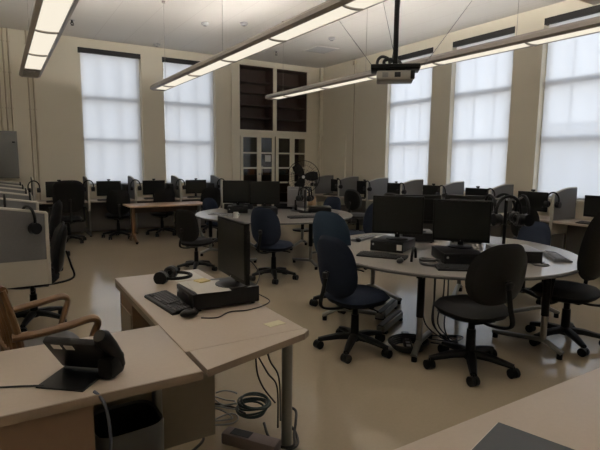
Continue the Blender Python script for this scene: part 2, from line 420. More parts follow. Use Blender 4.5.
# cream housing at the top right corner
hb = thing('ceiling_housing', 'cream housing hung from the ceiling at the top right corner of the photo', 'housing', (3.25, 1.5, 2.62))
MB().span((-.10, -.9, 0), (.10, .34, .12), .01).build('case', 'creambox', hb)
MB().span((-.07, .10, -.004), (-.02, .18, .001)).build('label_plate', 'greyplastic', hb, smooth=False)
for y in (-.7, .1): MB().cyl((0, y, .115), (0, y, H-2.62), .012).build('hanger_rod', 'fixture', hb)

# projector on its pole
pj = thing('projector', 'grey ceiling projector slung under a black mounting plate', 'projector', (3.22, 3.56, 2.345), math.radians(-40))
MB().box((0, 0, .045), (.34, .27, .085), bev=.015).build('body', 'projector', pj)
b = MB(); b.cyl((-.10, .135, .05), (-.10, .15, .05), .035); b.build('lens', 'black2', pj)
for i, X in enumerate((-.09, .02)):
    MB().box((X, -.137, .048), (.055, .006, .045), bev=.004).build('connector_panel' if i else 'vent_grille', 'charcoal' if i else 'greyplastic', pj)
MB().box((.155, -.12, .046), (.04, .05, .08), bev=.01).build('end_cap', 'charcoal', pj)
mt = thing('projector_mount', 'black ceiling pole with mounting plate holding the projector', 'projector mount', (3.22, 3.56, 2.425), math.radians(-40))
MB().box((0, 0, .045), (.45, .26, .045), bev=.01).build('plate', 'black', mt)
b = MB(); b.box((0, 0, .012), (.18, .18, .04), bev=.008); b.build('bracket', 'black', mt)
b = MB(); b.cyl((0, 0, .06), (0, 0, H-2.44), .024); b.cyl((0, 0, H-2.44-.03), (0, 0, H-2.44), .08); b.build('pole', 'black', mt)
b = MB(); b.tube(smooth_path([(-.17, 0, .07), (-.16, .02, .13), (-.12, 0, .155), (-.06, 0, .13), (-.05, 0, .07)]), .014); b.tube(smooth_path([(-.10, 0, .07), (-.10, .02, .12), (-.05, 0, .13), (.03, 0, .11), (.06, 0, .07)]), .016); b.tube(smooth_path([(-.03, 0, .1), (.0, .05, .35), (.025, .0, .8), (.02, 0, 1.6)]), .008); b.build('cable', 'cord', mt)
for i, (p, q, w) in enumerate((((3.06, 3.70, 2.5), (5.28, 7.40, 4.14), 'left'), ((3.24, 3.57, 2.52), (5.35, 6.25, 4.14), 'middle'), ((3.42, 3.38, 2.5), (6.52, 5.48, 4.14), 'right'))):
    t = tag(MB().cyl(p, q, .003, n=6).build('guy_wire', 'charcoal'), w + ' thin steel guy wire bracing the projector mount to the ceiling', 'wire', 'projector guy wires')

# ceiling fittings
vt = thing('ceiling_vent', 'pale square ceiling vent above the tall cabinet', 'vent', (6.45, 9.65, H))
MB().box((0, 0, -.008), (.62, .62, .016), bev=.004).build('frame', 'ceiling', vt)
b = MB()
for i in range(9): b.box((0, -.24+.06*i, -.02), (.52, .035, .008))
b.build('grille', 'lightgrey', vt, smooth=False)
sp0 = thing('smoke_detector', '', 'smoke detector'); MB().lathe([(0, 0), (.07, 0), (.075, -.02), (.05, -.045), (0, -.05)]).build('housing', 'lightgrey', sp0); MB().lathe([(0, -.0505), (.03, -.049), (.03, -.056), (0, -.058)]).build('sensor', 'greyplastic', sp0)
for p, w in (((3.44, 9.07), 'left of the middle pendant light'), ((4.05, 8.66), 'just left of the end of the cabinet'), ((6.06, 8.66), 'right of the ceiling vent'), ((3.14, 11.26), 'close above the left back window'), ((.9, 11.19), 'above the wall conduits')):
    inst(sp0, 'small round detector on the ceiling ' + w, (*p, H), 0, 'round detectors on the ceiling')
hk0 = thing('sprinkler_head', '', 'sprinkler'); b = MB(); b.cyl((0, 0, 0), (0, 0, -.05), .015); b.cyl((0, 0, -.09), (0, 0, -.095), .03); b.tube([(.015, 0, -.04), (.03, 0, -.065), (.0, 0, -.09)], .006); b.tube([(-.015, 0, -.04), (-.03, 0, -.065), (.0, 0, -.09)], .006); b.build('frame', 'charcoal', hk0)
MB().lathe([(0, 0), (.05, 0), (.05, -.006), (0, -.006)]).build('escutcheon', 'lightgrey', hk0)
inst(hk0, 'dark sprinkler head on the ceiling right of the leftmost pendant light', (1.3, 10.25, H), 0, 'sprinkler heads'); inst(hk0, 'dark sprinkler head on the ceiling above the left end of the cabinet', (5.68, 10.38, H), 0, 'sprinkler heads')

# conduits and electrical panel on the back wall's left end
ep = thing('electrical_panel', 'grey electrical panel box on the back wall at the left edge', 'electrical panel', (.12, YB-.081, 1.20))
MB().box((0, 0, .47), (.42, .16, .94), bev=.006).build('box', 'boxgrey', ep)
MB().box((0, -.085, .47), (.38, .012, .88), bev=.004).build('door', 'boxgrey', ep)
MB().box((.14, -.097, .72), (.05, .014, .03), bev=.003).build('latch', 'charcoal', ep)
for i, (X, zz) in enumerate(((.0, 2.15), (.09, 2.15), (.19, 2.15), (.28, 2.15), (.60, .3), (.69, .3))):
    t = thing('conduit', '', 'conduit', (X, YB-.02, 0), 0, 'painted conduits on the back wall')
    t['label'] = '%s painted conduit from the left on the back wall' % ORD[i]
    MB().cyl((0, 0, zz), (0, 0, H-.002), .017).build('pipe', 'conduit', t)
    b = MB()
    for z in (2.6, 3.3, 3.9): b.box((0, .012, z), (.06, .012, .02))
    b.build('strap', 'conduit', t, smooth=False)

# ------------------------------------------------------------------ furniture prototypes
def caster(parent, x, y, m='black'):
    b = MB()
    for s in (-1, 1): b.cyl((x+s*.005, y, .035), (x+s*.030, y, .035), .035, n=16)
    b.box((x, y, .05), (.022, .04, .035), bev=.006); b.cyl((x, y, .04), (x, y, .085), .008, n=8)
    return b.build('caster', m, parent)
def task_chair(kind, name='task_chair'):
    up = {'blue': 'blue', 'blue2': 'blue2', 'black': 'blackfab', 'grey': 'greyfab', 'mesh': 'mesh', 'arm': 'blackfab', 'exec': 'blackfab', 'lowarm': 'blackfab'}[kind]
    t = thing(name, '', 'office chair')
    a0 = .3
    b = MB(); b.cyl((0, 0, .075), (0, 0, .135), .04, .032)
    for i in range(5):
        a = a0+2*PI*i/5; c, s = math.cos(a), math.sin(a)
        b.tube([(c*.02, s*.02, .115), (c*.14, s*.14, .11), (c*.24, s*.24, .092), (c*.3, s*.3, .08)], [.040, .036, .029, .024], 8, flat=.8)
    b.build('star_base', 'black', t)
    for i in range(5):
        a = a0+2*PI*i/5; caster(t, .3*math.cos(a), .3*math.sin(a))
    b = MB(); b.cyl((0, 0, .12), (0, 0, .30), .036, .032); b.cyl((0, 0, .29), (0, 0, .40), .024); b.build('gas_column', 'black', t)
    b = MB(); b.box((0, -.02, .395), (.18, .24, .035), bev=.01)
    b.tube([(.06, 0, .39), (.2, .02, .385), (.24, .02, .38)], .007); b.build('mechanism', 'black', t)
    sw = .50 if kind in ('exec', 'arm') else .47
    # seat: cushion lying flat, front edge rolled down
    MB().pad(sw, .50, .105, 3.0, 0, rings=6, f=lambda x, y, z: (x, z+.015, .455+y-.16*max(0, z-.08)**1.5)).build('seat', up, t)
    MB().pad(sw*.92, .42, .04, 3.0, 0, rings=4, f=lambda x, y, z: (x, z+.015, .412+y-.16*max(0, z-.08)**1.5)).build('seat_shell', 'black', t)
    if kind in ('exec',): bw, bh, bz, by = .56, .62, .90, -.24
    elif kind == 'arm': bw, bh, bz, by = .46, .62, .90, -.24
    elif kind == 'mesh': bw, bh, bz, by = .44, .46, .80, -.26
    elif kind == 'grey': bw, bh, bz, by = .50, .44, .755, -.26
    else: bw, bh, bz, by = .44, .50, .735, -.262
    tilt = math.radians(9)
    def fb(x, y, z, off=0): 
        yy = y+off; return (x, by+yy*math.cos(tilt)-z*math.sin(tilt), bz+z*math.cos(tilt)+yy*math.sin(tilt))
    ex = 2.5 if kind in ('grey', 'mesh') else 2.8 if kind[:4] == 'blue' else 3.2
    MB().pad(bw, bh, .075, ex, .045, -.06 if kind != 'exec' else .02, rings=6, f=lambda x, y, z: fb(x, y+.02*(1-(2*z/bh)**2), z)).build('backrest', up, t)
    MB().pad(bw*.9, bh*.9, .03, ex, .045, -.06, rings=4, f=lambda x, y, z: fb(x, y, z, -.028)).build('back_shell', up if kind[:4] == 'blue' else 'charcoal' if kind == 'grey' else 'black', t)
    b = MB(); lo = fb(0, -.05, -bh*.05); 
    b.tube(smooth_path([(0, -.05, .39), (0, -.20, .385), (0, by-.10, .43), (0, lo[1]-.035, .56), lo]), .022, 8, flat=.5); b.build('back_bar', 'black', t)
    MB().box((0, lo[1]-.02, lo[2]-.03), (.05, .03, .05), bev=.01).build('adjust_knob', 'charcoal', t)
    if kind in ('arm', 'exec', 'lowarm'):
        for s in (-1, 1):
            b = MB(); X = s*(sw/2+.03)
            b.tube(smooth_path([(s*.12, .0, .405), (X, .0, .40), (X+s*.015, .0, .46), (X, -.02, .66)]), .017, 8)
            arm = b.build('armrest', 'black', t)
            MB().box((X, .02, .675), (.07, .26, .03), bev=.012).build('arm_pad', 'black', arm)
    return t
CH = {k: task_chair(k) for k in ('blue', 'blue2', 'black', 'grey', 'mesh', 'arm', 'exec', 'lowarm')}
def chair(kind, label, x, y, fx, fy, group, scale=None):
    return inst(CH[kind], label, (x, y, 0), face(fx, fy), group, scale)

def monitor_proto(w, h, name='monitor', zb=.085, shell='black'):
    t = thing(name, '', 'computer monitor')
    MB().lathe([(0, 0), (.11, 0), (.11, .008), (.09, .014), (0, .016)]).build('stand_base', 'black2', t)
    b = MB(); b.box((0, -.03, .10), (.05, .022, .2), bev=.006); b.box((0, -.02, .16), (.09, .03, .08), bev=.01); b.build('stand_neck', 'black', t)
    z = zb+h/2
    MB().box((0, .0, z), (w, .03, h), bev=.006).build('housing', shell, t)
    MB().box((0, -.025, z), (w*.8, .03, h*.75), bev=.012).build('rear_cover', shell, t)
    MB().box((0, .0155, z+.006), (w-.03, .003, h-.042)).build('screen', 'screen', t, smooth=False)
    MB().cyl((0, .014, z-h/2+.010), (0, .017, z-h/2+.010), .004, n=10).build('power_button', 'lightgrey', t)
    return t
MON = monitor_proto(.50, .32); MONB = monitor_proto(.50, .38, zb=.05); MONS = monitor_proto(.46, .36, zb=.045); MONGLARE = monitor_proto(.44, .36, zb=.06, shell='greyplastic')  # the last one's grey shell is glare put into the colour
def monitor(proto, label, x, y, z, fx, fy, group): return inst(proto, label, (x, y, z), face(fx, fy), group)

def keyboard_proto(body, keys):
    t = thing('keyboard', '', 'keyboard')
    b = MB(); b.prism_axis([(-.075, 0), (.075, 0), (.075, .022), (.06, .026), (-.07, .014), (-.075, .01)], -.225, .225, 0); b.build('case', body, t, smooth=False)
    b = MB(); sl = math.atan2(.012, .13); R = Matrix.Rotation(sl, 3, 'X')
    def key(x, y, w, d=.0155): b.box((x, y, .0205+(y+.005)*.092), (w, d, .009), R)
    for r in range(5):
        y = .036-r*.0195
        if r < 4:
            for c in range(14): key(-.205+.0195*c+.003*r, y, .0165)
        else:
            for X, w in ((-.20, .024), (-.172, .022), (-.075, .12), (.012, .022), (.046, .024)): key(X, y, w)
        for c in range(3): key(.083+.0195*c, y, .0165) if r in (0, 1, 4) else None
        for c in range(4): key(.152+.0195*c, y, .0165)
    for c in range(12): key(-.195+.0215*c, .058, .0165, .012)
    b.build('keys', keys, t, smooth=False)
    return t
KB = keyboard_proto('black', 'keys'); KBG = keyboard_proto('greyplastic', 'greykeys')
def mouse_proto():
    t = thing('computer_mouse', '', 'mouse')
    MB().ball((0, 0, .012), .032, .95, 1.7, .75, 18).move(Matrix.Translation((0, 0, .012))).build('shell', 'black2', t)
    MB().cyl((-.004, .03, .042), (.004, .03, .042), .009, n=12).build('scroll_wheel', 'greyplastic', t)
    return t
MO = mouse_proto()

def pc_proto(w, d, h, topmat):
    """low desktop case lying flat, front towards +y"""
    t = thing('desktop_computer', '', 'desktop computer')
    MB().box((0, 0, h/2+.006), (w, d, h-.012), bev=.006).build('case', topmat, t)
    MB().box((0, d/2+.004, h/2), (w*.98, .016, h*.92), bev=.004).build('front_panel', 'black2', t)
    MB().box((-.1*w, d/2+.013, h*.74), (w*.38, .004, .014)).build('disc_drive', 'charcoal', t, smooth=False)
    MB().cyl((w*.4, d/2+.01, h*.65), (w*.4, d/2+.016, h*.65), .01).build('power_button', 'lightgrey', t)
    for X in (-.42, .42):
        for Y in (-.42, .42): MB().cyl((X*w, Y*d, 0), (X*w, Y*d, .008), .012, n=10).build('foot', 'black', t)
    return t
PC = pc_proto(.34, .38, .105, 'black2'); PCG = pc_proto(.38, .36, .11, 'greyplastic')
def tower_proto():
    t = thing('computer_tower', '', 'computer tower')
    MB().box((0, 0, .165), (.10, .32, .33), bev=.006).build('case', 'black', t)
    MB().box((0, -.164, .165), (.094, .012, .32), bev=.004).build('front_panel', 'black2', t)
    MB().box((0, -.172, .27), (.07, .004, .02)).build('disc_drive', 'charcoal', t, smooth=False)
    return t
TW = tower_proto()

def headset_proto():
    """headset; origin at the underside of the band's top, arc in the XZ plane"""
    t = thing('headphones', '', 'headphones')
    arc = [(.098*math.cos(a), 0, -.11+.118*math.sin(a)) for a in [PI*j/18 for j in range(19)]]
    arc = [(.10, 0, -.15)]+arc+[(-.10, 0, -.15)]
    MB().tube(arc, .012, 8, flat=1.).build('headband', 'black', t)
    for s in (-1, 1):
        b = MB(); b.cyl((s*.115, 0, -.175), (s*.078, 0, -.175), .048, n=20); e = b.build('ear_cup', 'black2', t)
        MB().tube([(s*.068, .033*math.cos(2*PI*j/16), -.175+.033*math.sin(2*PI*j/16)) for j in range(16)], .016, 8, True).build('ear_pad', 'charcoal', e)
    MB().tube(smooth_path([(.11, .02, -.19), (.115, .08, -.22), (.07, .12, -.225)]), .004, 6).build('microphone_boom', 'black', t)
    return t
HP = headset_proto()
def webcam_proto():
    t = thing('webcam', '', 'webcam')
    b = MB(); b.box((0, 0, .022), (.07, .03, .03), bev=.01); b.build('body', 'black', t)
    MB().box((0, -.012, .004), (.03, .03, .008), bev=.002).build('clip', 'black', t)
    MB().cyl((0, .014, .022), (0, .019, .022), .009).build('lens', 'screen', t)
    return t
WC = webcam_proto()

# ------------------------------------------------------------------ study carrels
def divider(label, foot, face_in, length, loc, rz, group, low=.52):
    """upright divider; local x from 0 (aisle edge) to length (wall edge)"""
    t = thing('divider_panel', label, 'divider panel', loc, rz, group)
    n = 12; zt = lambda u: 1.145+.085*math.sin(min(1, u/ .75)*PI/2)
    pts = [(.025, .74)]+[(length, .74)]+[(length*(1-i/n)+.025*(i/n), zt(1-i/n)-.012) for i in range(n+1)]
    b = MB(); b.prism_axis([(u, v) for u, v in pts], -.016, .016, 1); b.build('fabric_panel', 'panel', t, smooth=False)
    b = MB(); b.prism_axis([(.025, low), (length, low), (length, .74), (.025, .74)], -.014, .014, 1); b.build('lower_panel', 'paneledge', t, smooth=False)
    b = MB(); b.span((0, -.022, low), (.028, .022, 1.14), .006)
    b.tube([(.014, 0, 1.135)]+[(length*(i/n)+.014*(1-i/n), 0, zt(i/n)-.008) for i in range(n+1)], .016, 6)
    b.build('edge_trim', 'paneledge', t)
    if foot:
        b = MB(); b.box((.014, 0, (low+.03)/2), (.03, .03, low-.0)); b.box((.25, 0, .03), (.55, .05, .03), bev=.006); b.build('leg', 'steelgrey', t)
        for X in (0.0, .5):
            MB().cyl((X, 0, 0), (X, 0, .02), .022).build('foot', 'black', t)
    return t
def worktop(name, label, a, b_, group, legs=()):
    c = [(a[i]+b_[i])/2 for i in range(3)]
    t = thing(name, label, 'desk', (c[0], c[1], 0), 0, group)
    MB().span((a[0]-c[0], a[1]-c[1], a[2]), (b_[0]-c[0], b_[1]-c[1], b_[2]), .006).build('top', 'desk', t)
    return t, c

# right wall: dividers every 1.1 m
RX = 7.10
ry = [10.87, 9.77, 8.66, 7.55, 6.46, 5.38, 4.26, 3.16]
for i, y in enumerate(ry):
    if True:
        w = '%s divider from the back corner along the right wall' % ORD[i]
        divider('grey fabric ' + w, True, 1, .63, (RX, y, 0), 0, 'right-wall carrel dividers')
        inst(HP, 'black headphones hooked over the ' + w, (RX+.012, y, 1.158), PI/2, 'headphones hung on the right-wall dividers')
    if i < 7:
        y1, y0 = y-.016, ry[i+1]+.016
        t = thing('carrel_desk', 'cream carrel desk just nearer than the %s divider of the right-wall row' % ORD[i], 'desk', (7.43, (y1+y0)/2, 0), 0, 'right-wall carrel desks')
        hh = (y1-y0)/2-.004
        MB().span((-.30, -hh, .70), (.32, hh, .73), .005).build('top', 'desk', t)
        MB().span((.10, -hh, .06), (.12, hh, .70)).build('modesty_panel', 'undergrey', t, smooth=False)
        for s in (-1, 1):
            b = MB(); b.box((.19, s*(hh-.06), .35), (.04, .04, .70)); b.build('leg', 'steelgrey', t, smooth=False)
        yc = (y1+y0)/2
        pos = '%s bay from the back corner along the right wall' % ORD[i]
        monitor(MON, 'black monitor in the ' + pos, 7.50, yc+.02, .73, -1, -.12, 'monitors along the right wall')
        inst(WC, 'black webcam on the monitor, ' + pos, (7.50, yc+.02, 1.136), face(-1, -.12), 'webcams along the right wall')
        inst(KB, 'black keyboard in the ' + pos, (7.26, yc, .73), face(1, 0), 'keyboards along the right wall')

# back wall
bx = [.54, 1.53, 2.47, 3.46, 4.45]
BY = 10.80
for i, X in enumerate(bx):
    w = '%s divider from the left along the back wall' % ORD[i]
    divider('grey fabric ' + w, True, 1, .68, (X, BY, 0), PI/2, 'back-wall carrel dividers')
    inst(HP, 'black headphones hooked over the ' + w, (X, BY+.012, 1.158), 0, 'headphones hung on the back-wall dividers')
    if i < 4:
        a, c = X+.02, bx[i+1]-.02
        t = thing('carrel_desk', 'cream carrel desk right of the %s divider of the back-wall row' % ORD[i], 'desk', ((a+c)/2, 11.16, 0), 0, 'back-wall carrel desks')
        hh = (c-a)/2-.003
        MB().span((-hh, -.33, .70), (hh, .33, .73), .005).build('top', 'desk', t)
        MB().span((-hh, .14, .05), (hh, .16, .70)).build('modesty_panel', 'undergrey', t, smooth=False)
        for s in (-1, 1): MB().box((s*(hh-.06), .24, .35), (.04, .04, .70)).build('leg', 'steelgrey', t, smooth=False)
        xc = (a+c)/2; pos = '%s bay from the left along the back wall' % ORD[i]
        monitor(MON, 'black monitor in the ' + pos, xc-.02, 11.12, .73, 0, -1, 'monitors along the back wall')
        inst(WC, 'black webcam on the monitor, ' + pos, (xc-.02, 11.12, 1.136), PI, 'webcams along the back wall')
        inst(TW, 'black computer tower in the ' + pos, (c-.14, 11.15, .73), 0, 'computer towers along the back wall')
        inst(KB, 'black keyboard in the ' + pos, (xc-.06, 10.93, .73), 0, 'keyboards along the back wall')

# left row: dividers step away from the camera
ly = [4.66, 5.8, 6.9, 8.0, 9.1, 10.2]
for i, y in enumerate(ly):
    w = '%s divider from the camera in the left row' % ORD[i]
    divider('grey fabric ' + w, False, 1, 1.10, (.325, y, 0), PI, 'left carrel dividers')
    MB().box((.85, 0, .35), (.06, .03, .70)).build('leg', 'steelgrey', bpy.data.objects[[o.name for o in col.objects if o.name.startswith('divider_panel') and o.parent is None][-1]])
    if i == 1: inst(HP, 'black headphones hooked over the ' + w, (.02, y, 1.225), PI/2, 'headphones hung on the left dividers')
    else: inst(HP, 'black headphones hooked over the ' + w, (.175, y, 1.195) if i == 0 else (.295, y, 1.162), PI/2+.5 if i == 0 else PI/2, 'headphones hung on the left dividers')
    if i < 5:
        t = thing('carrel_desk', 'cream carrel desk just behind the %s divider of the left row' % ORD[i], 'desk', (-.42, y+.56, 0), 0, 'left carrel desks')
        MB().span((-.62, -.525, .70), (.35, .525, .73), .005).build('top', 'desk', t)
        for s in (-1, 1): MB().box((-.5, s*.46, .35), (.05, .05, .70)).build('leg', 'steelgrey', t, smooth=False)
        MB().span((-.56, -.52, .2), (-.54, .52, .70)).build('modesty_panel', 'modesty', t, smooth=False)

# ------------------------------------------------------------------ round conference tables
def round_table(name, label, c, r, a0):
    t = thing(name, label, 'table', (*c, 0), 0, 'round computer tables')
    # two half tops and the dark joint between them show as a seam
    n = 48
    for s in (0, 1):
        A = [PI*s+PI*j/n for j in range(n+1)]; off = .0015
        b = MB(); ca, sa = math.cos(a0), math.sin(a0)
        pts = [(r*math.cos(a+a0)-sa*off*(1-2*s), r*math.sin(a+a0)+ca*off*(1-2*s)) for a in A]
        b.prism(pts, .704, .73); b.build('top', 'rtable', t, smooth=False)
    MB().tube([((r+.002)*math.cos(2*PI*j/72), (r+.002)*math.sin(2*PI*j/72), .713) for j in range(72)], .0125, 6, True).build('edge_band', 'dark_edge', t)
    for k in range(6):
        a = math.radians(212+60*k); R = Matrix.Rotation(a, 4, 'Z')
        b = MB(); b.cyl((1.07, 0, .33), (1.07, 0, .70), .032, n=14); b.box((.95, 0, .685), (.4, .05, .03)); lg = b.move(R).build('leg', 'black', t)
        b = MB(); b.cyl((1.07, 0, .10), (1.07, 0, .34), .026, n=14); b.move(R).build('lower_post', 'steel', lg)
        b = MB(); b.tube(smooth_path([(.60, 0, .05), (.84, 0, .085), (1.07, 0, .115), (1.16, 0, .085), (1.24, 0, .05)], 4), .028, 8, flat=.8)
        b.move(R).build('foot_bar', 'steel', lg)
        for X in (.62, 1.22): MB().cyl((X, 0, 0), (X, 0, .045), .024).move(R).build('glide', 'black', lg)
    b = MB()
    for k in range(6):
        p = [Vector((.84*math.cos(math.radians(212+60*(k+q))), .84*math.sin(math.radians(212+60*(k+q))), .665)) for q in (0, 1)]
        b.tube(p, .022, 6)
    b.build('under_frame', 'black', t)
    return t
T1, T2 = (3.80, 3.36), (3.88, 7.13)
round_table('round_table', 'large round pale computer table nearest the camera', T1, 1.22, math.radians(-20))
round_table('round_table', 'large round pale computer table behind, in front of the tall cabinet', T2, 1.29, math.radians(-35))

# things on the near round table
D = .73
g = 'equipment on the near round table'
inst(PC, 'black desktop computer with a white label, under the left monitor on the near round table', (3.33, 3.62, D), face(-.88, -.48), 'desktop computers on the near round table')
lb = MB().box((0, 0, 0), (.05, .002, .055)).build('paper_label', 'paper', smooth=False)
tag(lb, 'white paper label on the front of the left desktop computer', 'label')
dv = Vector((-.88, -.48, 0)).normalized(); sv = Vector((dv.y, -dv.x, 0))
lb.location = Vector((3.33, 3.62, D+.055))+dv*.206-sv*.13; lb.rotation_euler = (0, 0, face(-.88, -.48))
monitor(MONB, 'black monitor standing on the left desktop computer of the near round table', 3.36, 3.60, D+.105, -.70, -.72, 'monitors on the near round table')
inst(PC, 'black desktop computer under the large front monitor of the near round table', (3.42, 2.90, D), face(-.52, -.85), 'desktop computers on the near round table')
monitor(MONB, 'large black monitor behind the grey chair on the near round table', 3.55, 2.97, D+.105, -.78, -.62, 'monitors on the near round table')
inst(PCG, 'dark desktop computer with a pale top at the right of the near round table', (3.94, 2.70, D), face(-.58, -.82), 'desktop computers on the near round table')
tag(MB().box((0, 0, .0015), (.19, .14, .003)).build('paper_sheet', 'paper', smooth=False, loc=(3.98, 2.75, D+.11)), 'white sheet lying on the pale-topped desktop computer', 'paper')
for x, y, fx, fy, w in ((3.95, 3.92, .62, .78, 'back left'), (4.42, 3.62, .75, .66, 'back right')):
    inst(PC, 'black desktop computer at the %s of the near round table' % w, (x, y, D), face(fx, fy), 'desktop computers on the near round table')
    monitor(MON, 'black monitor seen from behind at the %s of the near round table' % w, x, y, D+.105, fx, fy, 'monitors on the near round table')
inst(KB, 'black keyboard in front of the blue chairs on the near round table', (2.96, 3.36, D), face(.82, .57), 'keyboards on the near round table')
inst(KBG, 'grey keyboard at the right edge of the near round table', (4.38, 2.55, D), face(-.72, .69), 'keyboards on the near round table')
inst(KB, 'black keyboard in front of the large front monitor on the near round table', (3.20, 2.62, D), face(.6, .8), 'keyboards on the near round table')
inst(MO, 'black mouse beside the black keyboard on the near round table', (2.90, 3.06, D), face(.85, .5), 'mice on the round table')
inst(MO, 'black mouse on the far left of the near round table, by the papers', (3.28, 4.12, D), face(.3, .9), 'mice on the round table')
inst(KBG, 'grey keyboard at the far left of the near round table', (3.45, 4.28, D), face(.4, -.9), 'keyboards on the near round table')
tag(MB().box((0, 0, .004), (.30, .22, .008)).build('paper_stack', 'paper', smooth=False, loc=(3.78, 4.22, D)), 'white paper stack behind the left monitor on the near round table', 'paper')
def headset_stand(label, x, y, z, grp):
    t = thing('headset_stand', label, 'headset stand', (x, y, z), 0, grp)
    MB().lathe([(0, 0), (.10, 0), (.10, .012), (.02, .02), (0, .02)]).build('base', 'black', t)
    MB().cyl((0, 0, .015), (0, 0, .40), .012).build('post', 'black', t)
    b = MB()
    for k in range(4):
        a = PI/4+k*PI/2; c, s = math.cos(a), math.sin(a)
        b.tube([(0, 0, .395), (.08*c, .08*s, .40), (.11*c, .11*s, .42)], .007, 6)
    b.build('arm', 'steelgrey', t)
    return t
headset_stand('black headset stand beside the large front monitor on the near round table', 4.11, 2.92, D, 'headset stands').scale = (1.3, 1.3, 1.32)
for k, w in enumerate(('back', 'left', 'front', 'right')):
    a = PI/4+k*PI/2
    inst(HP, 'black headphones on the %s arm of the stand on the near round table' % w, (4.11+.145*math.cos(a), 2.92+.145*math.sin(a), D+.555), a+PI/2+.3, 'headphones on the near stand', 1.2)
tag(MB().tube(smooth_path([(3.92, 2.50, D+.004), (3.86, 2.42, D+.004), (3.92, 2.36, D+.004), (3.99, 2.38, D+.004), (3.97, 2.44, D+.004), (4.05, 2.46, D+.004)]), .004, 6).build('mouse_cable', 'cord'), 'small loop of black cable on the right of the near round table', 'cable')
tag(MB().tube(smooth_path([(3.08, 3.0, D+.012), (3.02, 2.9, D+.012), (3.1, 2.82, D+.012), (3.2, 2.9, D+.025), (3.12, 3.02, D+.03), (3.05, 2.95, D+.035), (3.12, 2.86, D+.04)]), .012, 8).build('cable_bundle', 'cord'), 'bunched black cables left of the large front monitor on the table', 'cable')
# speakers-like phone base beside M1
inst(HP, 'black headphones lying beside the left desktop computer of the near round table', (3.12, 3.12, D+.10), .6, 'headphones on the near round table')
# under the near table
pw = thing('power_strip', 'black power strip on the floor under the near round table', 'power strip', (2.98, 3.02, 0), .9)
MB().box((0, 0, .022), (.42, .07, .044), bev=.008).build('case', 'black', pw)
for k in range(5): MB().box((-.15+.075*k, 0, .046), (.035, .035, .006)).build('socket', 'greyplastic', pw, smooth=False)
cl = MB()
for k in range(5):
    cl.tube([(2.92+(.13+.012*k)*math.cos(2*PI*j/20+k), 2.94+(.12+.01*k)*math.sin(2*PI*j/20+k), .012+.014*k) for j in range(20)], .009, 6, True)
tag(cl.build('cable_coil', 'cord'), 'black cable coil on the floor by the near round table foot', 'cable')
for k, (dx, dy, sx) in enumerate(((0, 0, .18), (.06, .05, .28), (.1, -.06, .12), (-.05, .08, .22), (.16, .04, .34))):
    p = [(3.12+dx, 2.86+dy, .66), (3.10+dx, 2.84+dy, .45), (3.06+dx*.5, 2.78+dy, .22), (3.12+sx*.5, 2.72+dy, .06), (3.2+sx, 2.80+dy*2, .012), (3.05+sx, 2.98+dy, .012)]
    tag(MB().tube(smooth_path(p), .006, 6).build('hanging_cable', 'cord'), 'one of the black cables hanging to the floor under the near round table', 'cable', 'cables hanging under the near round table')
for k, (x, y, a) in enumerate(((3.42, 3.78, .55), (3.18, 3.46, .5))):
    t = thing('floor_cable_tray', ('silver cable tray on the floor under the near table, the farther', 'silver cable tray on the floor under the near table, the closer')[k], 'cable tray', (x, y, 0), a, 'cable trays under the near table')
    MB().box((0, 0, .05), (.55, .08, .06), bev=.006).build('channel', 'steel', t)
    MB().box((0, 0, .082), (.55, .05, .008)).build('slot', 'charcoal', t, smooth=False)
    for s in (-1, 1): MB().box((s*.22, 0, .01), (.05, .1, .02)).build('foot', 'black', t, smooth=False)

# things on the far round table
monitor(MONB, 'left black monitor of the pair on the far round table', 3.40, 7.55, D+.105, -.42, -.9, 'monitors on the far round table')
monitor(MONB, 'right black monitor of the pair on the far round table', 3.70, 7.14, D+.105, -.38, -.93, 'monitors on the far round table')
for x, y, fx, fy, w in ((3.40, 7.55, -.42, -.9, 'left'), (3.72, 7.12, -.38, -.93, 'right')):
    inst(PC, 'black desktop computer under the %s monitor of the far round table' % w, (x, y, D), face(fx, fy), 'desktop computers on the far round table')
for x, y, fx, fy, w in ((3.6, 7.95, -.4, .9, 'back left'), (4.45, 7.75, .7, .7, 'back right'), (4.62, 6.9, .85, -.5, 'right')):
    inst(PC, 'black desktop computer at the %s of the far round table' % w, (x, y, D), face(fx, fy), 'desktop computers on the far round table')
monitor(MON, 'black monitor seen from behind at the back left of the far round table', 3.6, 7.95, D+.105, -.4, .9, 'monitors on the far round table')
monitor(MONGLARE, 'monitor turned away with glare painted grey, at the right of the far round table', 4.42, 7.30, D, .95, .3, 'monitors on the far round table')
inst(KBG, 'grey keyboard on the left edge of the far round table', (2.98, 7.25, D), face(.9, .4), 'keyboards on the far round table')
inst(KB, 'black keyboard at the front of the far round table', (3.95, 6.35, D), face(.2, .98), 'keyboards on the far round table')
inst(KB, 'black keyboard at the front right of the far round table', (4.52, 6.45, D), face(-.5, .86), 'keyboards on the far round table')
mg = thing('mug', 'white mug on the far round table left of the monitors', 'mug', (3.02, 6.78, D))
MB().lathe([(0, 0), (.037, 0), (.04, .09), (.036, .09), (.033, .008), (0, .008)]).build('cup', 'paper', mg)
MB().tube([(.038+.025*math.sin(PI*j/8), 0, .02+.055*j/8) for j in range(9)], .005, 6).build('handle', 'paper', mg)
headset_stand('black headset stand at the right of the far round table', 4.40, 7.0, D, 'headset stands')
for k, w in enumerate(('back', 'left', 'front', 'right')):
    a = PI/4+k*PI/2
    inst(HP, 'black headphones on the %s arm of the stand on the far round table' % w, (4.40+.09*math.cos(a), 7.0+.09*math.sin(a), D+.42), a+PI/2, 'headphones on the far stand')
cbx = thing('cardboard_box', 'small tan cardboard box at the right edge of the far round table', 'box', (4.92, 7.58, D), .4)
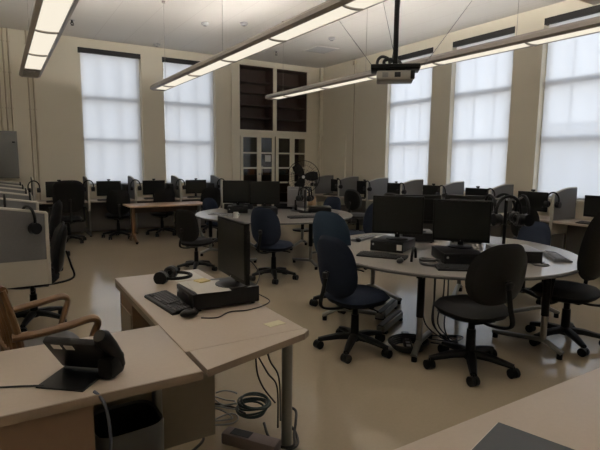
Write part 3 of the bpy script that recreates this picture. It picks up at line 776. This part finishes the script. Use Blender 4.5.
MB().box((0, 0, .11), (.12, .10, .22), bev=.003).build('carton', 'cardboard', cbx)
MB().box((0, 0, .2215), (.05, .1, .003)).build('tape_strip', 'beige', cbx, smooth=False)

# ------------------------------------------------------------------ chairs
gb = 'blue task chairs at the round tables'
chair('blue', 'navy blue task chair in front, pushed in at the left of the near round table', 2.51, 3.17, .97, .08, gb, 1.03)
chair('blue2', 'blue task chair just behind the front navy chair, at the near round table', 3.20, 4.28, .94, .3, gb, 1.10)
chair('grey', 'charcoal-backed task chair facing the large front monitor of the near round table', 3.05, 2.40, .16, .98, gb, 1.07)
chair('arm', 'tall black armchair with casters at the right edge of the photo', 4.25, 2.34, -.06, .99, 'black office chairs', (1.06, 1.06, 1.04))
chair('blue', 'navy blue task chair on the far right side of the near round table', 5.22, 3.42, -.98, -.1, gb, .92)
chair('blue', 'navy blue task chair in front of the far round table, behind the desk monitor', 3.10, 5.72, .85, .5, gb, 1.02)
chair('black', 'black task chair at the left of the far round table, beside the long wooden table', 2.37, 6.74, .86, .5, gb, .93)
chair('blue', 'navy blue task chair behind the far round table at its left, before the back window', 3.47, 8.62, .4, -.9, gb, .9)
chair('blue', 'navy blue task chair behind the right of the far round table, below the right-wall dividers', 5.35, 7.72, -.9, -.4, gb, .93)
chair('blue', 'navy blue task chair seen edge-on at the right of the far round table', 4.62, 5.86, -.5, .86, gb)
gk = 'office chairs along the walls'
chair('mesh', 'grey mesh-backed chair at the third right-wall bay from the back corner', 6.50, 8.20, .9, .3, gk)
chair('mesh', 'grey mesh-backed chair at the fourth right-wall bay from the back corner', 6.55, 7.05, .9, .35, gk)
chair('black', 'black chair at the sixth right-wall bay, behind the near headset stand', 6.80, 4.38, 1, .12, gk, 1.0)
chair('exec', 'large black high-backed chair at the first back-wall bay from the left', 1.06, 10.22, -.05, 1, gk)
chair('black', 'black task chair at the second back-wall bay, by the end of the long wooden table', 2.0, 10.37, .1, 1, gk, 1.03)
chair('black', 'black task chair at the third back-wall bay, behind the long wooden table', 2.90, 10.37, 0, 1, gk, 1.03)
chair('black', 'black task chair at the fourth back-wall bay from the left', 3.95, 10.37, .1, 1, gk, 1.03)
chair('lowarm', 'black armchair turned to the nearest left carrel, behind the wooden armchair', .20, 5.24, -1, .05, gk)
chair('black', 'black task chair half turned at the middle of the left carrels', .36, 7.48, -.95, .2, gk, 1.06)

# ------------------------------------------------------------------ long wooden table at the back
t = thing('long_table', 'long table with a reddish wooden top and wooden legs near the back wall', 'table', (2.80, 9.66, 0))
MB().box((0, 0, .715), (1.56, .66, .03), bev=.005).build('top', 'woodtop', t)
for s in (-1, 1):
    X = s*.66
    b = MB(); b.box((X, 0, .41), (.06, .10, .58), bev=.006)
    b.tube([(X, -.02, .16), (X, -.16, .09), (X, -.27, .03)], .03, 8); b.tube([(X, .02, .16), (X, .16, .09), (X, .27, .03)], .03, 8)
    lg = b.build('leg', 'wood' if s < 0 else 'steelgrey', t)
    for yy in (-.27, .27): MB().cyl((X, yy, 0), (X, yy, .04), .022, n=10).build('caster', 'black', lg)
MB().box((0, 0, .62), (1.28, .03, .10)).build('stretcher', 'darkwood', t, smooth=False)

# ------------------------------------------------------------------ pedestal fan
fa = thing('pedestal_fan', 'round pedestal fan with dark blades in front of the tall cabinet', 'fan', (5.92, 9.5, 0), face(-.53, -.85))
MB().lathe([(0, 0), (.24, 0), (.24, .03), (.05, .05), (0, .05)]).build('base', 'black', fa)
MB().cyl((0, -.1, .04), (0, -.1, 1.2), .02).build('pole', 'steel', fa)
b = MB(); b.cyl((0, -.18, 1.24), (0, -.02, 1.24), .07); b.box((0, -.1, 1.19), (.05, .06, .08), bev=.01); b.build('motor', 'black', fa)
b = MB(); RC = .37
for k, rr in enumerate((RC, .27, .17)):
    for yy in ((.06, .02) if k == 0 else (.11,)): b.tube([(rr*math.cos(2*PI*j/40), yy, 1.24+rr*math.sin(2*PI*j/40)) for j in range(40)], .007 if k == 0 else .0025, 6, True)
for j in range(36):
    a = 2*PI*j/36; c, s = math.cos(a), math.sin(a)
    b.tube([(.06*c, .12, 1.24+.06*s), (.2*c, .115, 1.24+.2*s), (RC*c, .06, 1.24+RC*s)], .0018, 4)
    if j % 2 == 0: b.tube([(.06*c, -.03, 1.24+.06*s), (.2*c, -.03, 1.24+.2*s), (RC*c, .02, 1.24+RC*s)], .0018, 4)
b.build('cage', 'charcoal', fa)
for k in range(3):
    a = .28+.87+2*PI*k/3
    bl = MB(); n = 8; A = []; B = []
    for i in range(n+1):
        r_ = .05+(.33-.05)*i/n; w_ = .055+.055*math.sin(PI*min(1, i/n*.75+.1)); tw = .35-.2*i/n
        for sgn, Lst in ((-1, A), (1, B)):
            Lst.append((r_, sgn*w_*math.sin(tw)*.6, sgn*w_*math.cos(tw)))
    for off in (0,):
        va = [bl.bm.verts.new((p[0], p[1]+.05+q, p[2])) for q in (.003, -.003) for p in A]
        vb = [bl.bm.verts.new((p[0], p[1]+.05+q, p[2])) for q in (.003, -.003) for p in B]
        m_ = n+1
        for i in range(n):
            bl.bm.faces.new((va[i], va[i+1], vb[i+1], vb[i])); bl.bm.faces.new((va[m_+i], vb[m_+i], vb[m_+i+1], va[m_+i+1]))
            bl.bm.faces.new((va[i], va[m_+i], va[m_+i+1], va[i+1])); bl.bm.faces.new((vb[i], vb[i+1], vb[m_+i+1], vb[m_+i]))
        bl.bm.faces.new((va[0], vb[0], vb[m_], va[m_])); bl.bm.faces.new((va[n], va[m_+n], vb[m_+n], vb[n]))
    bl.move(Matrix.Translation((0, 0, 1.24)) @ Matrix.Rotation(a, 4, 'Y')).build('blade', 'black', fa)
MB().cyl((0, .03, 1.24), (0, .125, 1.24), .035).build('hub', 'hubwhite', fa)

# ------------------------------------------------------------------ near L-shaped desk
# return desk running away from the camera
rd = thing('return_desk', 'laminate desk running away from the camera with the monitor on it', 'desk', (1.0, 2.9, 0))
def rel(b, c): return b.move(Matrix.Translation((-c[0], -c[1], 0)))
rel(MB().span((.672, 2.085, .70), (1.315, 3.70, .73), .006), (1.0, 2.9)).build('top', 'desk', rd)
rel(MB().prism([(.69, 1.85), (1.27, 2.015), (1.315, 2.05), (1.315, 2.08), (.69, 2.08)], .70, .73), (1.0, 2.9)).build('corner_top', 'desk', rd, smooth=False)
rel(MB().prism([(.69, 1.846), (1.272, 2.011), (1.319, 2.047), (1.319, 2.08), (1.315, 2.08), (1.315, 2.05), (1.27, 2.015), (.69, 1.85)], .698, .7305), (1.0, 2.9)).build('edge_band', 'desk_edge', rd, smooth=False)
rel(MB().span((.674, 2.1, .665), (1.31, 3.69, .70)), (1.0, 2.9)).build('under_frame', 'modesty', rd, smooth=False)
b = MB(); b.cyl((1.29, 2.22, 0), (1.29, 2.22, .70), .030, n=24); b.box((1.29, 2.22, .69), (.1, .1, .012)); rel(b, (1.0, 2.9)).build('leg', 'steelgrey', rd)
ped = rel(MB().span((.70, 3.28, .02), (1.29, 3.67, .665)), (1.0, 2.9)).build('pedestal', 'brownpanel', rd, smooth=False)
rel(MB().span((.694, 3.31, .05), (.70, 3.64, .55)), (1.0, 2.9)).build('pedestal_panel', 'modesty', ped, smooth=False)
# desk across the front
fd = thing('front_desk', 'laminate desk at the lower left with the phone on it', 'desk', (.0, 2.18, 0))
cx = (0, 2.18)
rel(MB().span((-1.02, 1.85, .70), (.668, 2.51, .73), .004), cx).build('top', 'desk', fd)
rel(MB().span((-1.02, 1.842, .695), (.668, 1.852, .731), .002), cx).build('edge_band', 'desk_edge', fd)
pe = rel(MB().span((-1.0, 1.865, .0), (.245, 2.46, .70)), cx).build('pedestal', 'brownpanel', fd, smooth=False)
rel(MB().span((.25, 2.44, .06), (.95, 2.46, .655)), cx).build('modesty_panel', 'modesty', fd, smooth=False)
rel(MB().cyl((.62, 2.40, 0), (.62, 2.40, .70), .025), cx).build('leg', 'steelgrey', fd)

# right foreground table
rt = thing('foreground_desk', 'bare pale laminate desk filling the lower right corner', 'desk', (1.9, .55, 0))
MB().box((0, 0, .715), (2.0, .95, .03), bev=.005).build('top', 'desk', rt)
for sx in (-1, 1):
    for sy in (-1, 1): MB().cyl((sx*.93, sy*.41, 0), (sx*.93, sy*.41, .70), .025).build('leg', 'steelgrey', rt)
MB().box((0, 0, .68), (1.9, .85, .04)).build('under_frame', 'steelgrey', rt, smooth=False)
pd_ = thing('desk_pad', 'dark grey folder lying on the foreground desk at the bottom edge', 'folder', (1.25, .79, D), .28)
MB().box((0, 0, .006), (.32, .24, .012), bev=.003).build('cover', 'pad', pd_)
MB().box((0, 0, .006), (.31, .243, .008)).build('pages', 'paper', pd_, smooth=False)

# on the return desk
inst(PC, 'black desktop computer lying on the return desk with papers on top', (1.11, 2.76, D), face(-1, 0), 'equipment on the return desk', (.9, 1.08, 1.05))
monitor(MONS, 'black monitor seen edge-on standing on the return desk computer', 1.185, 2.71, D+.111, -.998, .04, 'equipment on the return desk')
for (x, y, a, w) in ((1.01, 2.78, .08, 'lower'), (1.03, 2.72, -.12, 'upper')):
    o = tag(MB().box((0, 0, .001), (.20, .28, .002)).build('paper_sheet', 'paper', smooth=False, loc=(x, y, D+.1112+(.002 if w == 'upper' else 0))), w + ' white sheet of paper on the return desk computer', 'paper', 'papers on the desk computer'); o.rotation_euler = (0, 0, a)
o = tag(MB().box((0, 0, .004), (.075, .075, .008)).build('sticky_note_pad', 'yellow', smooth=False, loc=(1.04, 2.86, D+.1154)), 'yellow sticky note pad on the papers of the return desk', 'sticky notes'); o.rotation_euler = (0, 0, .3)
o = tag(MB().box((0, 0, .0008), (.105, .065, .0016)).build('sticky_note', 'paleyellow', smooth=False, loc=(1.21, 2.22, D)), 'pale yellow sticky note near the front corner of the return desk', 'sticky note'); o.rotation_euler = (0, 0, .15)
inst(KB, 'black keyboard at the left edge of the return desk', (.83, 2.86, D), face(1, .1), 'equipment on the return desk')
inst(MO, 'black mouse beside the keyboard on the return desk', (.85, 2.55, D), face(1, 0), 'mice on the return desk')
o = inst(HP, 'black headphones lying on the return desk behind the computer', (1.12, 3.34, D+.04), .5, 'headphones on the return desk'); o.rotation_euler = (PI/2, 0, .9)
for ch in list(o.children):
    if ch.name.startswith('microphone_boom'): bpy.data.objects.remove(ch)
ho = tag(MB().box((0, 0, .001), (.21, .28, .002)).build('paper_sheet', 'paper', smooth=False, loc=(1.14, 3.52, D)), 'white sheet on the far end of the return desk', 'paper')
tag(MB().tube(smooth_path([(1.32, 2.62, D+.05), (1.36, 2.56, D+.02), (1.30, 2.53, D+.005), (1.18, 2.50, D+.004), (1.08, 2.52, D+.004), (.98, 2.46, D+.004), (.90, 2.50, D+.004)]), .0035, 6).build('thin_cable', 'cord'), 'thin black cable along the front of the return desk computer', 'cable')
tag(MB().tube(smooth_path([(1.34, 2.70, D+.09), (1.40, 2.78, D+.14), (1.36, 2.84, D+.22), (1.24, 2.78, D+.24)]), .004, 6).build('monitor_cable', 'cord'), 'black cable looping behind the return desk monitor', 'cable')

# desk phone, back towards the camera
ph = thing('desk_phone', 'black desk phone on its wedge stand, seen from behind', 'telephone', (.235, 2.03, D), math.radians(-40))
# local x along its width, +y away from the camera
b = MB(); b.prism_axis([(-.115, 0), (.07, 0), (.07, .012), (-.115, .006)], -.125, .07, 0); b.build('stand', 'charcoal', ph, smooth=False)
tl_ = math.radians(52)
b = MB(); b.box((0, 0, 0), (.22, .19, .03), Matrix.Rotation(-tl_, 3, 'X'), .008); b.move(Matrix.Translation((-.02, .008, .098))); b.build('body', 'charcoal', ph)
for X in (-.075, -.022):
    b = MB(); b.box((0, 0, 0), (.036, .028, .002), Matrix.Rotation(-tl_, 3, 'X')); b.move(Matrix.Translation((X, -.0495, .1425))); b.build('back_label', 'paper', ph, smooth=False)
b = MB(); b.tube([(.115, .075, .03), (.112, .06, .07), (.108, .02, .13), (.105, -.03, .185), (.104, -.045, .198)], [.024, .029, .031, .034, .024], 14); b.build('handset', 'charcoal', ph)
b = MB(); b.box((.10, .04, .045), (.07, .11, .09), bev=.02); b.build('cradle', 'black', ph)
b = MB(); b.tube(smooth_path([(-.10, -.10, .006), (-.2, -.12, .004), (-.33, -.16, .004), (-.5, -.2, .004)]), .004, 6); b.build('line_cord', 'cord', ph)
tag(MB().tube(smooth_path([(.25, 1.87, D+.006), (.268, 1.842, D-.01), (.285, 1.828, D-.06), (.295, 1.83, .55), (.285, 1.86, .40), (.275, 1.9, .25)]), .006, 8).build('phone_cable', 'bluecord'), 'blue-grey cable from the phone hanging down over the desk edge', 'cable')

# waste bin
bn = thing('waste_bin', 'dark waste bin with a cloudy bag folded over its rim under the front desk', 'waste bin', (.425, 2.22, 0), .06)
def rsq(w, z, n=32, e=4):
    return [(abs(math.cos(2*PI*j/n))**(2/e)*math.copysign(w, math.cos(2*PI*j/n)), abs(math.sin(2*PI*j/n))**(2/e)*math.copysign(w*.92, math.sin(2*PI*j/n)), z) for j in range(n)]
def loft(rings, m, name, parent, top=True):
    b = MB(); vs = [[b.bm.verts.new(p) for p in r] for r in rings]; n = len(rings[0])
    for A, B in zip(vs, vs[1:]):
        for j in range(n): b.bm.faces.new((A[j], A[(j+1) % n], B[(j+1) % n], B[j]))
    (b.bm.faces.new(vs[0][::-1]) if top else None); b.bm.faces.new(vs[-1]); return b.build(name, m, parent)
loft([rsq(.115, .0), rsq(.15, .40), rsq(.145, .40), rsq(.112, .02)], 'black', 'bin_body', bn)
def wob(r, amp, s): return [(x*(1+amp*math.sin(j*1.7+s)), y*(1+amp*math.cos(j*2.1+s)), z+.012*math.sin(j*1.3+s)) for j, (x, y, z) in enumerate(r)]
b = MB(); rr_ = [wob(rsq(.152, .24), .02, 1), wob(rsq(.156, .33), .012, 2), rsq(.157, .402), rsq(.152, .415), rsq(.142, .405)]
vs = [[b.bm.verts.new(p) for p in r] for r in rr_]
for A, B in zip(vs, vs[1:]):
    for q in range(32): b.bm.faces.new((A[q], A[(q+1) % 32], B[(q+1) % 32], B[q]))
b.build('bag_cuff', 'clearbag', bn)
loft([rsq(.141, .404), wob(rsq(.132, .30), .03, 3), wob(rsq(.118, .15), .03, 4), rsq(.105, .04)], 'liner', 'bag_inside', bn, False)

# floor clutter by the desk leg
ab = thing('power_brick', 'mauve power box lying on the floor by the desk leg', 'power box', (1.11, 2.31, 0), -.95)
MB().box((0, 0, .035), (.34, .09, .07), bev=.012).build('case', 'mauve', ab)
MB().box((-.06, 0, .0705), (.12, .06, .002)).build('label_plate', 'charcoal', ab, smooth=False)
b = MB()
for k in range(7):
    rr = .085+.008*(k % 3)
    b.tube([(1.235+rr*math.cos(2*PI*j/24)+.004*k, 2.56+rr*.95*math.sin(2*PI*j/24), .075+.009*k+.012*math.sin(2*PI*j/24+k)) for j in range(24)], .0065, 6, True)
tag(b.build('cable_coil', 'greencord'), 'dark green cable coil on the floor behind the mauve power box', 'cable')
b = MB()
for k, (cx_, cy_, rx, ry_) in enumerate(((1.07, 2.62, .10, .05), (1.06, 2.66, .07, .09), (1.15, 2.78, .05, .07), (1.12, 2.68, .09, .06), (1.18, 2.82, .06, .04))):
    b.tube([(cx_+rx*math.cos(2*PI*j/18+k), cy_+ry_*math.sin(2*PI*j/18+k*.6), .02+.018*k+.01*math.sin(4*PI*j/18)) for j in range(18)], .005, 6, True)
tag(b.build('grey_cable_loops', 'greycord'), 'loose grey cable loops on the floor left of the dark green coil', 'cable')
tag(MB().tube(smooth_path([(1.19, 2.56, .06), (1.18, 2.72, .03), (1.10, 2.86, .01), (.98, 2.86, .01), (.90, 2.74, .01), (.92, 2.62, .01), (.90, 2.50, .01), (.80, 2.42, .01)]), .008, 8).build('floor_cable', 'cord'), 'thick black cable curving across the floor under the desk', 'cable')
for k, p in enumerate((((1.17, 2.36, .66), (1.17, 2.36, .45), (1.19, 2.33, .34), (1.25, 2.28, .24)), ((1.20, 2.34, .66), (1.22, 2.30, .50), (1.255, 2.25, .40), (1.26, 2.24, .15)), ((1.18, 2.35, .5), (1.21, 2.3, .42), (1.25, 2.26, .34), (1.255, 2.26, .1)))):
    tag(MB().tube(smooth_path(p), .005, 6).build('hanging_cable', 'cord'), 'one of the thin black cables hanging beside the desk leg', 'cable', 'cables hanging beside the desk leg')
tag(MB().tube(smooth_path([(1.25, 2.16, .012), (1.33, 2.17, .02), (1.36, 2.24, .05), (1.34, 2.30, .10), (1.38, 2.36, .14), (1.42, 2.34, .12), (1.38, 2.27, .10), (1.34, 2.22, .06), (1.30, 2.16, .03), (1.24, 2.2, .02), (1.22, 2.3, .03), (1.25, 2.42, .05)]), .008, 8).build('leg_cable', 'cord'), 'black cable wound round the foot of the desk leg', 'cable')

# ------------------------------------------------------------------ wooden armchair at the left edge
wc = thing('wooden_armchair', 'oak armchair with curved arms and dark seat behind the front desk', 'armchair', (.185, 3.27, 0), face(1, .17)); wc.scale = (1, .80, 1)
# local +y is forward
MB().pad(.50, .48, .07, 4, 0, rings=5, f=lambda x, y, z: (x, z, .455+y)).build('seat', 'leather', wc)
b = MB(); b.box((0, 0, .40), (.52, .48, .06), bev=.008); b.build('seat_frame', 'wood', wc)
for s in (-1, 1):
    X = s*.29
    b = MB(); b.tube(smooth_path([(s*.27, -.26, .0), (s*.27, -.24, .4), (s*.265, -.25, .62), (s*.26, -.33, .90)]), .024, 8); b.build('rear_leg', 'wood', wc)
    b = MB(); b.tube([(s*.265, .20, 0), (s*.262, .20, .43)], .023, 8); b.build('front_leg', 'wood', wc)
    b = MB(); b.tube(smooth_path([(s*.265, -.29, .632), (X, -.12, .638), (X+s*.01, .06, .652), (X+s*.01, .19, .668), (X+s*.01, .245, .660), (X+s*.008, .262, .63), (X, .235, .57), (X-s*.01, .17, .42)]), .031, 10, flat=.75); b.build('armrest', 'wood', wc)
b = MB(); b.tube(smooth_path([(-.27, -.33, .89), (0, -.375, .905), (.27, -.33, .89)]), .036, 8); b.build('crest_rail', 'wood', wc)
for k in range(7):
    X = -.195+.065*k; bow = .03*(1-(X/.25)**2)
    b = MB(); b.tube([(X, -.24-bow*.5, .45), (X, -.275-bow, .68), (X, -.335-bow, .885)], .016, 6, flat=.5); b.build('back_slat', 'wood', wc)
b = MB(); b.tube(smooth_path([(-.27, -.26, .50), (0, -.275, .50), (.27, -.26, .50)]), .022, 8); b.build('lower_rail', 'wood', wc)

# drop unused prototypes' emptiness: every prototype above is placed at least once

# ------------------------------------------------------------------ light
w = bpy.data.worlds.new('sky'); sc.world = w; w.use_nodes = True
N, L = w.node_tree.nodes, w.node_tree.links; N.clear()
o = N.new('ShaderNodeOutputWorld'); bg = N.new('ShaderNodeBackground'); tc = N.new('ShaderNodeTexCoord'); s = N.new('ShaderNodeSeparateXYZ')
L.new(tc.outputs['Generated'], s.inputs[0])
cr = N.new('ShaderNodeValToRGB'); e = cr.color_ramp.elements
e[0].position = .0; e[0].color = (.55, .50, .46, 1); e[1].position = 1.; e[1].color = (.55, .70, 1, 1)
x = cr.color_ramp.elements.new(.48); x.color = (.60, .56, .52, 1); x = cr.color_ramp.elements.new(.52); x.color = (.93, .96, 1.0, 1); x = cr.color_ramp.elements.new(.7); x.color = (.80, .89, 1.0, 1)
mr = N.new('ShaderNodeMapRange'); mr.inputs[1].default_value = -1; mr.inputs[2].default_value = 1
L.new(s.outputs[2], mr.inputs[0]); L.new(mr.outputs[0], cr.inputs[0]); L.new(cr.outputs[0], bg.inputs[0])
ms = N.new('ShaderNodeMapRange'); ms.inputs[1].default_value = -1; ms.inputs[2].default_value = 1; ms.inputs[3].default_value = .42; ms.inputs[4].default_value = 3.05
L.new(s.outputs[0], ms.inputs[0]); L.new(ms.outputs[0], bg.inputs[1])
L.new(bg.outputs[0], o.inputs[0])
def portal(loc, rot, sx, sy):
    d = bpy.data.lights.new('window_portal', 'AREA'); d.shape = 'RECTANGLE'; d.size = sx; d.size_y = sy; d.cycles.is_portal = True
    ob = bpy.data.objects.new('window_portal', d); col.objects.link(ob); ob.location = loc; ob.rotation_euler = rot
for u, v in back_win: portal(((u+v)/2, YB+.23, (Z0+Z1)/2), (-PI/2, 0, 0), v-u, Z1-Z0)
for u, v in right_win: portal((XR+.23, (u+v)/2, (Z0+Z1)/2), (0, PI/2, 0), Z1-Z0, v-u)

# ------------------------------------------------------------------ camera
f_px = 485.85; yaw, pitch, roll = math.radians(31.58407), math.radians(7.49933), math.radians(.556085)
fw = Vector((math.sin(yaw)*math.cos(pitch), math.cos(yaw)*math.cos(pitch), -math.sin(pitch)))
rg = Vector((math.cos(yaw), -math.sin(yaw), 0)); up = rg.cross(fw)
r2 = math.cos(roll)*rg+math.sin(roll)*up; u2 = -math.sin(roll)*rg+math.cos(roll)*up
cd = bpy.data.cameras.new('camera'); cd.sensor_width = 36; cd.sensor_fit = 'HORIZONTAL'; cd.lens = f_px/600*36; cd.clip_start = .05
co = bpy.data.objects.new('camera', cd); col.objects.link(co)
mw = Matrix.Identity(4)
for i, vec in enumerate((r2, u2, -fw)):
    for j in range(3): mw[j][i] = vec[j]
mw.translation = Vector((0, 0, 1.6)); co.matrix_world = mw
sc.camera = co

sc.view_settings.view_transform = 'Standard'; sc.view_settings.look = 'None'; sc.view_settings.gamma = 1; sc.view_settings.use_curve_mapping = False
sc.view_settings.exposure = 0.22
sc.cycles.use_denoising = True
try: sc.cycles.denoiser = 'OPENIMAGEDENOISE'
except Exception: pass
sc.cycles.max_bounces = 10; sc.cycles.diffuse_bounces = 6; sc.cycles.transparent_max_bounces = 16
sc.cycles.sample_clamp_indirect = 6
